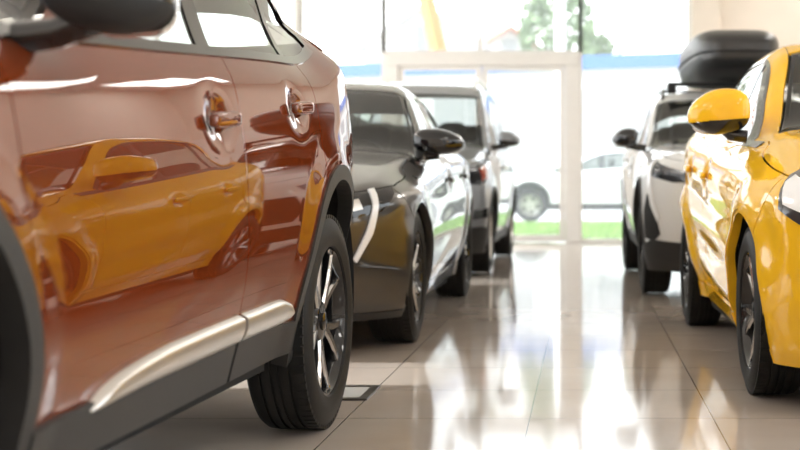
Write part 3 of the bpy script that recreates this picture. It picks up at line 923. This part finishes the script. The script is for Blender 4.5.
def mpv_params(**kw):
    wb = 2.80
    p = dict(name='people_carrier', paint='dark', wb=wb, fo=.86, ro=.75, hw=.92, zw=.335, zac=.375, Ra=.385, clad=.03, flare=.018,
        belt=[(.0, 1.09), (.5, 1.11), (1.2, 1.14), (2., 1.16), (3., 1.18), (3.5, 1.19)],
        prof=[(-1.1, -.12), (-.90, -.07), (-.75, -.03), (-.58, -.008), (-.42, .0), (-.28, -.004), (-.15, -.010), (-.06, -.030), (0, -.055), (.05, -.068), (.2, -.10), (.45, -.165), (.7, -.24)],
        plan=[(-.9, -.07), (-.4, -.025), (.2, -.006), (1.2, .0), (2.2, .0), (3.0, -.005), (3.3, -.02), (3.6, -.06)],
        cab=[(0, -.03), (.6, -.02), (1.2, 0), (1.9, 0), (2.6, -.005), (3.3, -.02)],
        top=[(-1., .84), (-.82, .95), (-.6, 1.03), (-.3, 1.09), (.05, 1.15), (.30, 1.19), (.65, 1.47), (.98, 1.71), (1.2, 1.81), (1.6, 1.865), (2.4, 1.865), (3.2, 1.84), (3.5, 1.80)],
        nose=[(.15, -.70), (.3, -.81), (.5, -.855), (.75, -.86), (.92, -.82), (1.03, -.70), (1.15, -.45)], pf=.50, pfe=3.2,
        tail=[(.2, wb+.66), (.4, wb+.74), (.8, wb+.75), (1.2, wb+.72), (1.6, wb+.66), (1.8, wb+.60)], pr=.3,
        wsc=.12, crown=.05, r1=.09, r2=.06, phi_b=60, phi_c=52, uc=.82, zn=.95, as_=140, zt=.34, zs=.25, zb0=.34,
        cowl=.34, header=1.02, dA=.42, dB=1.45, dC=2.45, dBs=0, aD=130, frame=.07, roof_end=3.25,
        dlo=(3.20, [], 3.12, 3.2), bp=(1.36, 1.46, 2.42, 2.50), bsl=-.02, tail_top=1.5, rear_us=.80,
        handles=[(1.30, .98), (1.62, .98)], htilt=0, mirror=(.62, 1.235), mirror_w=.105, cap='dark', handle_paint=False,
        wheel=(.335, .225, .215, 5, .28, M['satin'], M['satin']), zbum=.20, roofz=1.72, seat_z=.46, rear_win=(1.1, 1.5, .6, .55),
        face=[('grille', [(-.44, .66), (.44, .66), (.48, .76), (.42, .86), (-.42, .86), (-.48, .76)], 'black', .004, False),
              ('headlight', [(.48, .90), (.70, .95), (.86, 1.02), (.885, .98), (.86, .86), (.72, .80), (.52, .82)], 'lamp_dark', .006, True),
              ('headlight_lens', [(.56, .90), (.70, .93), (.70, .86), (.57, .845)], 'lens', .012, True),
              ('indicator_lens', [(.74, .94), (.85, .985), (.865, .96), (.84, .87), (.74, .835)], 'red_lens', .012, True),
              ('fog_lamp', [(.66, .50), (.80, .52), (.80, .60), (.67, .58)], 'gloss_black', .014, True),
              ('bumper_cladding', [(-.90, .20), (.90, .20), (.90, .40), (.74, .44), (.55, .42), (-.55, .42), (-.74, .44), (-.90, .40)], 'plastic', .010, False)],
        rails=(1.15, 3.1, .05), rail_mat='satin')
    p.update(kw); return p

sculpt_o = []
build_car(suv_params(d=.03, cap='gloss_black', housing='black', rail_mat='gloss_black', belt_mat='gloss_black', side_glass='glass_coated', seat_z=.20, mirror_h=.095, mirror=(.56, 1.150), sculpt=sculpt_o, wrot=(.3, .55)),
          'orange crossover car nearest the camera, silver strip along its door bottoms', (-1.802, 1.80), math.radians(-2.2))
build_car(saloon_params(wrot=(.2, .9)), 'dark grey saloon car with curved light strip behind the orange car', (-1.755, 6.85), math.radians(-.1))
build_car(mpv_params(wrot=(.5, .1)), 'dark boxy people carrier with roof rails behind the grey saloon', (-1.755, 12.2), math.radians(-.6))
build_car(suv_params(paint='white', cap='gloss_black', strip=None, Ra=.395, clad=.025, top=[(y, z+(.05 if z > 1.4 else .02 if z > 1.2 else 0)) for y, z in suv_params()['top']], wrot=(.1, .4), name='crossover_car', d=.045),
          'white crossover car carrying a black roof box behind the yellow hatchback', (1.275, 9.88), math.radians(1.0))
build_car(hatch_params(d=.035, wrot=(.6, .2)), 'bright yellow hatchback with yellow-capped mirror facing the orange car', (1.47, 5.15), math.radians(.8))
# ------------------------------------------------------------------ the showroom
def tile_mat():
    m, nt, b = nmat('polished_tile')
    tc = nt.nodes.new('ShaderNodeTexCoord')
    mp = nt.nodes.new('ShaderNodeMapping'); mp.inputs['Location'].default_value = (.191, -4.60+.63*8, 0)
    nt.links.new(tc.outputs['Object'], mp.inputs['Vector'])
    br = nt.nodes.new('ShaderNodeTexBrick'); br.offset = 0; br.squash = 1
    br.inputs['Scale'].default_value = 1; br.inputs['Brick Width'].default_value = .634; br.inputs['Row Height'].default_value = .63
    br.inputs['Mortar Size'].default_value = .0022; br.inputs['Mortar Smooth'].default_value = .1
    br.inputs['Color1'].default_value = (.54, .465, .40, 1); br.inputs['Color2'].default_value = (.58, .50, .435, 1)
    br.inputs['Mortar'].default_value = (.10, .085, .07, 1)
    nt.links.new(mp.outputs[0], br.inputs['Vector'])
    n = nt.nodes.new('ShaderNodeTexNoise'); n.inputs['Scale'].default_value = 2.2; n.inputs['Detail'].default_value = 6
    nt.links.new(tc.outputs['Object'], n.inputs['Vector'])
    mx = nt.nodes.new('ShaderNodeMixRGB'); mx.blend_type = 'OVERLAY'; mx.inputs[0].default_value = .18
    nt.links.new(br.outputs['Color'], mx.inputs[1]); nt.links.new(n.outputs['Fac'], mx.inputs[2])
    nt.links.new(mx.outputs[0], b.inputs['Base Color'])
    r = nt.nodes.new('ShaderNodeMapRange'); r.inputs['To Min'].default_value = .05; r.inputs['To Max'].default_value = .11
    nt.links.new(n.outputs['Fac'], r.inputs['Value']); nt.links.new(r.outputs[0], b.inputs['Roughness'])
    n2 = nt.nodes.new('ShaderNodeTexNoise'); n2.inputs['Scale'].default_value = 3.5; n2.inputs['Detail'].default_value = 1
    nt.links.new(tc.outputs['Object'], n2.inputs['Vector'])
    bp = nt.nodes.new('ShaderNodeBump'); bp.inputs['Strength'].default_value = .10; bp.inputs['Distance'].default_value = .004
    nt.links.new(n2.outputs['Fac'], bp.inputs['Height'])
    nt.links.new(bp.outputs[0], b.inputs['Normal'])
    b.inputs['Specular IOR Level'].default_value = .75
    return m

M['wall'] = pmat('beige_wall', (.76, .69, .61), .8, noise=.03, nscale=3)
M['wall_white'] = pmat('white_wall', (.78, .76, .73), .7, noise=.02, nscale=3)
M['ceiling'] = pmat('white_ceiling', (.80, .785, .76), .85, noise=.02, nscale=2)
M['frame'] = pmat('white_frame', (.74, .72, .70), .45, noise=.02)
M['pane'] = glass_mat('window_pane', (.95, .97, .96), .9, 1.45)
_nt = M['pane'].node_tree                      # translucent white mixed into the panes as haze, paling the view outside
_tr = _nt.nodes.new('ShaderNodeBsdfTranslucent'); _tr.inputs['Color'].default_value = (.95, .95, .95, 1)
_mx = _nt.nodes.new('ShaderNodeMixShader'); _mx.inputs[0].default_value = .13
_out = [n for n in _nt.nodes if n.type == 'OUTPUT_MATERIAL'][0]
_src = _out.inputs['Surface'].links[0].from_socket
_nt.links.new(_src, _mx.inputs[1]); _nt.links.new(_tr.outputs[0], _mx.inputs[2]); _nt.links.new(_mx.outputs[0], _out.inputs['Surface'])
X0, X1, Y0, Y1, H = -8.0, 5.0, -7.0, 18.25, 4.7
bm = bmesh.new(); add_box(bm, X0-.3, X1+.3, Y0-.3, Y1+.3, -.12, 0); struct('floor', bm, tile_mat())
bm = bmesh.new(); add_box(bm, X0-.3, X1+.3, Y0-.3, Y1+.3, H, H+.2); struct('ceiling', bm, M['ceiling'])

def frame_grid(bm, axis, fixed, depth, us, zs, t=.05):
    """bars of a glazed frame: us / zs are the bar centres along the wall and in height"""
    for u in us:
        if axis == 'x': add_box(bm, u-t/2, u+t/2, fixed-depth/2, fixed+depth/2, zs[0], zs[-1], .004)
        else: add_box(bm, fixed-depth/2, fixed+depth/2, u-t/2, u+t/2, zs[0], zs[-1], .004)
    for z in zs:
        if axis == 'x': add_box(bm, us[0]-t/2, us[-1]+t/2, fixed-depth/2*.9, fixed+depth/2*.9, z-t/2, z+t/2, .004)
        else: add_box(bm, fixed-depth/2*.9, fixed+depth/2*.9, us[0]-t/2, us[-1]+t/2, z-t/2, z+t/2, .004)

def window(n, axis, fixed, us, zs, t=.05, depth=.10):
    w = bpy.data.objects.new('window_%d' % n, None); COL.objects.link(w); w['kind'] = 'structure'
    bm = bmesh.new(); frame_grid(bm, axis, fixed, depth, us, zs, t)
    bm_obj('window_frame', bm, M['frame'], w, False)
    for i in range(len(us)-1):
        bm = bmesh.new(); a, b = us[i]+t/2-.005, us[i+1]-t/2+.005
        if axis == 'x': q = [(a, fixed, zs[0]), (b, fixed, zs[0]), (b, fixed, zs[-1]), (a, fixed, zs[-1])]
        else: q = [(fixed, a, zs[0]), (fixed, b, zs[0]), (fixed, b, zs[-1]), (fixed, a, zs[-1])]
        bm.faces.new([bm.verts.new(v) for v in q])
        bm_obj('window_pane', bm, M['pane'], w, False)
    return w

# far wall: glazed from X -7.4 to 1.44, solid to the right
ZT = 4.15
PL = (-4.32, -3.92)                      # white column
bm = bmesh.new()
add_box(bm, 1.82, X1, Y1, Y1+.25, 0, H)
struct('wall_far', bm, M['wall'])
bm = bmesh.new(); add_box(bm, 1.46, 1.84, Y1-.14, Y1+.25, 0, H, .01); struct('wall_far_pier', bm, M['wall'])
bm = bmesh.new(); add_box(bm, 1.84, X1, Y1-.03, Y1, 0, 2.68, .005); struct('trim_1', bm, M['wall_white'])
bm = bmesh.new(); add_box(bm, PL[0], PL[1], Y1-.16, Y1+.25, 0, H, .01); struct('wall_far_column', bm, M['wall_white'])
bm = bmesh.new(); add_box(bm, X0, X0+.6, Y1, Y1+.25, 0, H); struct('wall_far_corner', bm, M['wall_white'])
bm = bmesh.new(); add_box(bm, X0+.6, 1.46, Y1+.02, Y1+.24, ZT, H); struct('wall_far_header', bm, M['wall_white'])
window(1, 'x', Y1+.08, [X0+.6, -5.9, PL[0]], [.03, 1.2, ZT])
window(2, 'x', Y1+.08, [PL[1], -2.77], [.03, ZT], .06)
window(3, 'x', Y1+.08, [-2.77, -1.44, -.065], [2.62, ZT], .05)
window(4, 'x', Y1+.08, [-.065, 1.44], [.03, ZT], .05)
# double glazed door
dr = bpy.data.objects.new('door_1', None); COL.objects.link(dr); dr['kind'] = 'structure'
bm = bmesh.new()
for a, b in ((-2.74, -2.57), (-.27, -.07)): add_box(bm, a, b, Y1+.0, Y1+.14, 0, 2.438, .006)
add_box(bm, -2.74, -.07, Y1+.0, Y1+.14, 2.44, 2.61, .006)
bm_obj('door_frame', bm, M['frame'], dr, False)
for a, b in ((-2.565, -1.425), (-1.415, -.275)):
    bm = bmesh.new(); t = .075
    add_box(bm, a, a+t, Y1+.03, Y1+.09, .02, 2.435, .004); add_box(bm, b-t, b, Y1+.03, Y1+.09, .02, 2.435, .004)
    add_box(bm, a+t, b-t, Y1+.03, Y1+.09, 2.37, 2.435, .004); add_box(bm, a+t, b-t, Y1+.03, Y1+.09, .02, .11, .004)
    lf = bm_obj('door_leaf', bm, M['frame'], dr, False)
    bm = bmesh.new(); bm.faces.new([bm.verts.new(v) for v in ((a+t, Y1+.06, .1), (b-t, Y1+.06, .1), (b-t, Y1+.06, 2.38), (a+t, Y1+.06, 2.38))])
    bm_obj('door_pane', bm, M['pane'], lf, False)
    hx = b-.05 if a < -2 else a+.05
    bm = bmesh.new(); add_tube(bm, [(hx, Y1-.04, .85), (hx, Y1-.04, 1.35)], .014, 10)
    for z in (.9, 1.3): add_tube(bm, [(hx, Y1-.04, z), (hx, Y1+.035, z)], .009, 8)
    bm_obj('door_handle', bm, M['satin'], lf)
# left wall: big windows between piers
bm = bmesh.new()
add_box(bm, X0-.25, X0, Y0, Y1, 3.9, H); add_box(bm, X0-.25, X0, Y0, Y1, 0, .3)
for y in (Y0, -1.6, 3.4, 8.4, 13.4, Y1-.6): add_box(bm, X0-.25, X0, y, y+.6, .3, 3.9)
struct('wall_left', bm, M['wall_white'])
for i, y in enumerate((-6.4, -1.0, 4.0, 9.0, 14.0)):
    y2 = (-1.6, 3.4, 8.4, 13.4, Y1-.6)[i]
    window(5+i, 'y', X0-.1, [y+.03, (y+y2)/2, y2-.03], [.33, 3.87])
# right wall
bm = bmesh.new()
add_box(bm, X1, X1+.25, Y0, Y1, 3.9, H); add_box(bm, X1, X1+.25, Y0, Y1, 0, .3)
add_box(bm, X1, X1+.25, 9.0, Y1, .3, 3.9)
for y in (Y0, -1.6, 3.6): add_box(bm, X1, X1+.25, y, y+.6, .3, 3.9)
struct('wall_right', bm, M['wall'])
for i, (y, y2) in enumerate(((-6.4, -1.6), (-1.0, 3.6), (4.2, 9.0))):
    window(10+i, 'y', X1+.1, [y+.03, (y+y2)/2, y2-.03], [.33, 3.87])
# wall behind the camera
bm = bmesh.new(); add_box(bm, X0, X1, Y0-.25, Y0, 0, H); struct('wall_near', bm, M['wall'])

# unseen flat ceiling panels, added as fill light to brighten the showroom
M['fill_panel'] = emit_mat('fill_lamp_diffuser', (1, .965, .91), 13)
for i, (lx, ly) in enumerate([(a, b) for b in (-3, 2, 7, 12, 16) for a in (-6.0, 3.6)]):
    if lx > 0 and 2 < ly < 12: continue
    pos = ['by the left windows', 'along the right wall'][i % 2]
    where = ['at the near end', 'first bay', 'middle bay', 'fourth bay', 'beside the glass front'][i//2]
    t = thing('ceiling_fill_lamp', 'added white flat ceiling fill lamp %s, %s' % (pos, where), 'lamp', (lx, ly, H-.001), 0, 'added ceiling fill lamps')
    bm = bmesh.new()
    for q in ((-.66, .66, -1.06, -1.0), (-.66, .66, 1.0, 1.06), (-.66, -.60, -1.0, 1.0), (.60, .66, -1.0, 1.0)): add_box(bm, *q, -.07, 0, .006)
    bm_obj('fill_lamp_frame', bm, M['frame'], t)
    bm = bmesh.new(); add_box(bm, -.60, .60, -1.0, 1.0, -.06, -.01); bm_obj('fill_lamp_diffuser', bm, M['fill_panel'], t, False)

# floor socket plate between the orange and the grey car
t = thing('floor_socket', 'flat metal-framed floor socket plate beside the orange car\'s rear wheel', 'floor socket', (-.985, 5.14, 0))
bm = bmesh.new()
for a in ((-.17, .17, -.17, -.135), (-.17, .17, .135, .17), (-.17, -.135, -.135, .135), (.135, .17, -.135, .135)): add_box(bm, *a, 0, .008, .002)
bm_obj('socket_frame', bm, pmat('socket_frame_metal', (.10, .09, .08), .35, .6), t, False)
bm = bmesh.new(); add_box(bm, -.136, .136, -.136, .136, 0, .005); bm_obj('socket_lid', bm, pmat('socket_lid_metal', (.62, .63, .62), .4), t, False)

# roof box on the white car
t = thing('roof_box', 'large black roof box strapped on top of the white crossover car', 'roof box', (1.25, 11.70, 1.645), math.radians(1.0))
def rb_shear(v):
    t_ = (v.y/1.02)
    return Vector((v.x*(1-.10*max(0, -t_)**2), v.y, v.z*(1-.18*max(0, -t_)**2)))
vs, fs = super_mesh((0, 0, .25), (.375, 1.02, .225), .55, .42, 64, 40, None, rb_shear)
for nm, keep, mm in (('box_lid', lambda z: z > .19, None), ('box_base', lambda z: z <= .19, None)):
    bm = bmesh.new(); add_mesh(bm, vs, [f for f in fs if keep(sum(vs[i].z for i in f)/4)])
    bmesh.ops.delete(bm, geom=[v for v in bm.verts if not v.link_faces], context='VERTS')
    bmesh.ops.remove_doubles(bm, verts=bm.verts[:], dist=1e-5)
    bm_obj(nm, bm, pmat(nm+'_plastic', (.035, .033, .032) if nm == 'box_lid' else (.02, .02, .02), .34 if nm == 'box_lid' else .5), t, True, 60)
bm = bmesh.new()
zc = .19
n = 64
ring = [(1.006*.375*math.copysign(abs(math.cos(2*PI*i/n))**.42, math.cos(2*PI*i/n)), 1.006*1.02*math.copysign(abs(math.sin(2*PI*i/n))**.42, math.sin(2*PI*i/n)), .235) for i in range(n+1)]
add_tube(bm, [rb_shear(Vector((x, y, 0)))+Vector((0, 0, z)) for x, y, z in ring], .010, 8, cap=False); bm_obj('box_seam', bm, M['black'], t)
for y in (-.50, .45):
    bm = bmesh.new()
    add_box(bm, -.56, .56, y-.03, y+.03, -.012, .018, .008)
    for s in (-1, 1): add_box(bm, s*.53-.035, s*.53+.035, y-.05, y+.05, -.075, .015, .010)
    bm_obj('roof_bar', bm, M['black'], t)

# ------------------------------------------------------------------ outdoors
M['asphalt'] = pmat('pale_asphalt', (.50, .49, .47), .9, noise=.08, nscale=1.5)
bm = bmesh.new(); add_box(bm, -60, 60, Y1+.3, 140, -.14, -.02); struct('ground', bm, M['asphalt'])
M['grass'] = pmat('grass_blades', (.20, .34, .06), .8, noise=.35, nscale=30)
bm = bmesh.new()
rnd = random.Random(3)
for k in range(14000):
    x = rnd.uniform(-7, 3.5); y = rnd.uniform(19.6, 27.2); h = rnd.uniform(.05, .13); a = rnd.uniform(0, PI); w = .02
    dx, dy = math.cos(a)*w, math.sin(a)*w; lx, ly = rnd.uniform(-.04, .04), rnd.uniform(-.04, .04)
    vv = [bm.verts.new((x-dx, y-dy, -.02)), bm.verts.new((x+dx, y+dy, -.02)), bm.verts.new((x+lx, y+ly, -.02+h))]
    bm.faces.new(vv)
v = [bm.verts.new(q) for q in ((-7, 19.6, -.012), (3.5, 19.6, -.012), (3.5, 27.2, -.012), (-7, 27.2, -.012))]; bm.faces.new(v)
me = bpy.data.meshes.new('grass'); bm.to_mesh(me); bm.free(); setmat(me, M['grass'])
g = link(bpy.data.objects.new('grass', me)); tag(g, 'green grass strip outside beyond the glass front', 'grass', None, 'stuff')

build_car(suv_params(name='parked_car', paint='white', strip=None, cap='white', frame_mat='gloss_black', d=.09, inside=True, wrot=(.2, .7), wheel=(.340, .235, .215, 5, .28, M['satin'], M['satin'])),
          'white car parked side-on outside beyond the grass and glass door', (-1.16, 29.0), math.radians(-90))

# long pale building with a blue roof edge
t = thing('building', 'long low pale building with blue roof edge across the road', 'building', (0, 47, 0), math.radians(-20))
M['bwall'] = pmat('pale_render', (.56, .55, .53), .8, noise=.04, nscale=.6)
M['bblue'] = pmat('blue_fascia', (.03, .11, .36), .5)
M['bglass'] = pmat('building_glass', (.30, .30, .30), .5, spec=.2)
bm = bmesh.new(); add_box(bm, -40, 16, 0, 9, -.02, 4.85); bm_obj('wall', bm, M['bwall'], t, False)
bm = bmesh.new(); add_box(bm, -40.2, 16.2, -.25, 9.2, 4.85, 5.32); bm_obj('roof_edge', bm, M['bblue'], t, False)
for k in range(9):
    x = -31+k*5
    bm = bmesh.new(); add_box(bm, x, x+4.2, -.08, 0, .4, 4.3)
    wf = bm_obj('window', bm, M['frame'], t, False)
    for j in range(3):
        bm = bmesh.new(); add_box(bm, x+.08+j*1.36, x+1.38+j*1.36, -.11, -.06, .5, 4.2); bm_obj('window_pane', bm, M['bglass'], wf, False)

def house(name, label, x, y, w, dpt, hw_, hr, wallm, roofm, rz):
    t = thing(name, label, 'house', (x, y, 0), rz)
    bm = bmesh.new(); add_box(bm, -w/2, w/2, 0, dpt, 0, hw_)
    a = [bm.verts.new(q) for q in ((-w/2, 0, hw_), (w/2, 0, hw_), (0, 0, hr))]; b = [bm.verts.new(q) for q in ((-w/2, dpt, hw_), (w/2, dpt, hw_), (0, dpt, hr))]
    bm.faces.new(a); bm.faces.new(b)
    bm_obj('wall', bm, wallm, t, False)
    bm = bmesh.new(); o = .5; s = (hr-hw_)/(w/2)
    for sg in (-1, 1):
        p0 = [(sg*(w/2+o), -o, hw_-o*s), (sg*(w/2+o), dpt+o, hw_-o*s), (0, dpt+o, hr), (0, -o, hr)]
        lo = [bm.verts.new(q) for q in p0]; up = [bm.verts.new((q[0], q[1], q[2]+.28)) for q in p0]
        bm.faces.new(lo); bm.faces.new(up)
        for i in range(4): bm.faces.new([lo[i], lo[(i+1) % 4], up[(i+1) % 4], up[i]])
    bm_obj('roof', bm, roofm, t, False)
    for (wx, wz) in ((-w*.2, hw_*.72), (w*.2, hw_*.72), (0, hw_+ (hr-hw_)*.25)):
        bm = bmesh.new(); add_box(bm, wx-.5, wx+.5, -.07, .05, wz-.7, wz+.7); bm_obj('window', bm, M['bglass'], t, False)
    return t
M['roof_grey'] = pmat('grey_roof', (.40, .38, .38), .8, noise=.1, nscale=2)
M['roof_red'] = pmat('red_roof', (.42, .20, .14), .8, noise=.1, nscale=2)
house('gabled_house', 'pale gabled house with grey roof behind the glass above the door', -9.4, 78, 7.0, 5, 8.8, 11.1, M['bwall'], M['roof_grey'], 0)
house('gabled_house', 'house with reddish roof beside the trees behind the glass', -5.0, 88, 5.0, 7, 9.3, 11.0, M['bwall'], M['roof_red'], .3)

M['leaf'] = pmat('tree_leaves', (.20, .27, .14), .8, noise=.3, nscale=4)
M['bark'] = pmat('tree_bark', (.16, .11, .07), .9)
def tree(x, y, h, r, label, seed):
    t = thing('tree', label, 'tree', (x, y, 0), 0, 'trees across the road')
    rn = random.Random(seed)
    bm = bmesh.new(); add_tube(bm, [(0, 0, 0), (.1, 0, h*.3), (0, .1, h*.75)], [.30, .24, .08], 10)
    for k in range(6):
        a = rn.uniform(0, 6.28); add_tube(bm, [(0, 0, h*(.3+.06*k)), (math.cos(a)*r*.7, math.sin(a)*r*.7, h*(.5+.06*k))], [.10, .03], 6)
    bm_obj('trunk', bm, M['bark'], t)
    bm = bmesh.new()
    for k in range(2600):
        u = rn.uniform(-1, 1); a = rn.uniform(0, 6.28); q = math.sqrt(1-u*u); rr = rn.uniform(.55, 1.0)**.6
        lump = 1+.18*math.sin(3*a+seed)+.15*math.sin(5*u+2*a)
        c = Vector((q*math.cos(a)*r*rr*lump, q*math.sin(a)*r*rr*lump, h*.64+u*h*.37*rr*lump))
        n = Vector((rn.gauss(0, 1), rn.gauss(0, 1), rn.gauss(0, 1))).normalized(); m_ = n.orthogonal().normalized(); o = n.cross(m_)
        s = rn.uniform(.12, .30)
        bm.faces.new([bm.verts.new(c+m_*s), bm.verts.new(c+o*s*.6), bm.verts.new(c-m_*s), bm.verts.new(c-o*s*.6)])
    bm_obj('crown', bm, M['leaf'], t, False)
tree(-1.6, 66, 11.5, 1.7, 'tall leafy tree to the right of the reddish-roofed house', 1)
tree(.5, 76, 9.6, 1.3, 'shorter leafy tree at the edge of the tall tree beyond the glass', 2)
# white lamp post, orange boom
t = thing('lamp_post', 'white lamp post standing outside in front of the tall tree', 'lamp post', (-.75, 40, 0))
bm = bmesh.new(); add_tube(bm, [(0, 0, 0), (0, 0, 3), (0, 0, 8.0)], [.20, .17, .14], 12); bm_obj('pole', bm, M['white'], t)
bm = bmesh.new(); add_tube(bm, [(0, 0, 7.9), (.5, 0, 8.3), (1.4, 0, 8.4)], [.07, .06, .05], 8); bm_obj('lamp_arm', bm, M['white'], t)
bm = bmesh.new(); add_mesh(bm, *super_mesh((1.6, 0, 8.36), (.4, .16, .08), .6, .6, 20, 10)); bm_obj('lamp_head', bm, M['white'], t)
t = thing('lifting_boom', 'slanted orange lifting boom in front of the gabled house', 'crane boom', (-7.2, 65, 0))
M['boom'] = pmat('orange_boom', (.72, .20, .03), .5)
bm = bmesh.new(); add_tube(bm, [(.45, 0, 5.5), (-1.5, 0, 14.0)], [.42, .36], 4); bm_obj('boom', bm, M['boom'], t, False)
bm = bmesh.new(); add_box(bm, -.4, 1.3, -1.0, 1.0, 0, 5.6, .05); bm_obj('mast', bm, M['boom'], t, False)

# ------------------------------------------------------------------ light
w = bpy.data.worlds.new('sky'); SC.world = w; w.use_nodes = True
nt = w.node_tree; bg = nt.nodes['Background']
tc = nt.nodes.new('ShaderNodeTexCoord'); sep = nt.nodes.new('ShaderNodeSeparateXYZ')
nt.links.new(tc.outputs['Generated'], sep.inputs[0])
rp = nt.nodes.new('ShaderNodeValToRGB')
rp.color_ramp.elements[0].position = .0; rp.color_ramp.elements[0].color = (1, 1, 1, 1)
rp.color_ramp.elements[1].position = .8; rp.color_ramp.elements[1].color = (.78, .88, 1, 1)
nt.links.new(sep.outputs[2], rp.inputs[0]); nt.links.new(rp.outputs[0], bg.inputs['Color'])
bg.inputs['Strength'].default_value = 4.4
sun = bpy.data.lights.new('sun', 'SUN'); sun.energy = 11.0; sun.angle = .02; so = bpy.data.objects.new('sun', sun); COL.objects.link(so)
dv = Vector((.875, .05, -.449)).normalized()
so.rotation_euler = dv.to_track_quat('-Z', 'Y').to_euler(); so.location = (-25, 5, 14)
# ------------------------------------------------------------------ camera
cam = bpy.data.cameras.new('camera'); co = bpy.data.objects.new('camera', cam); COL.objects.link(co)
co.location = (0, 0, .81); co.rotation_euler = (PI/2, 0, 0)
cam.sensor_width = 36; cam.lens = 36*1330/800
cam.shift_x = -185/800; cam.shift_y = -41/800
cam.clip_end = 500; cam.clip_start = .05
cam.dof.use_dof = True; cam.dof.focus_distance = 4.45; cam.dof.aperture_fstop = 2.8
SC.camera = co
SC.view_settings.view_transform = 'Standard'; SC.view_settings.look = 'None'
SC.view_settings.gamma = 1; SC.view_settings.use_curve_mapping = False
SC.view_settings.exposure = -.18
SC.cycles.use_denoising = True
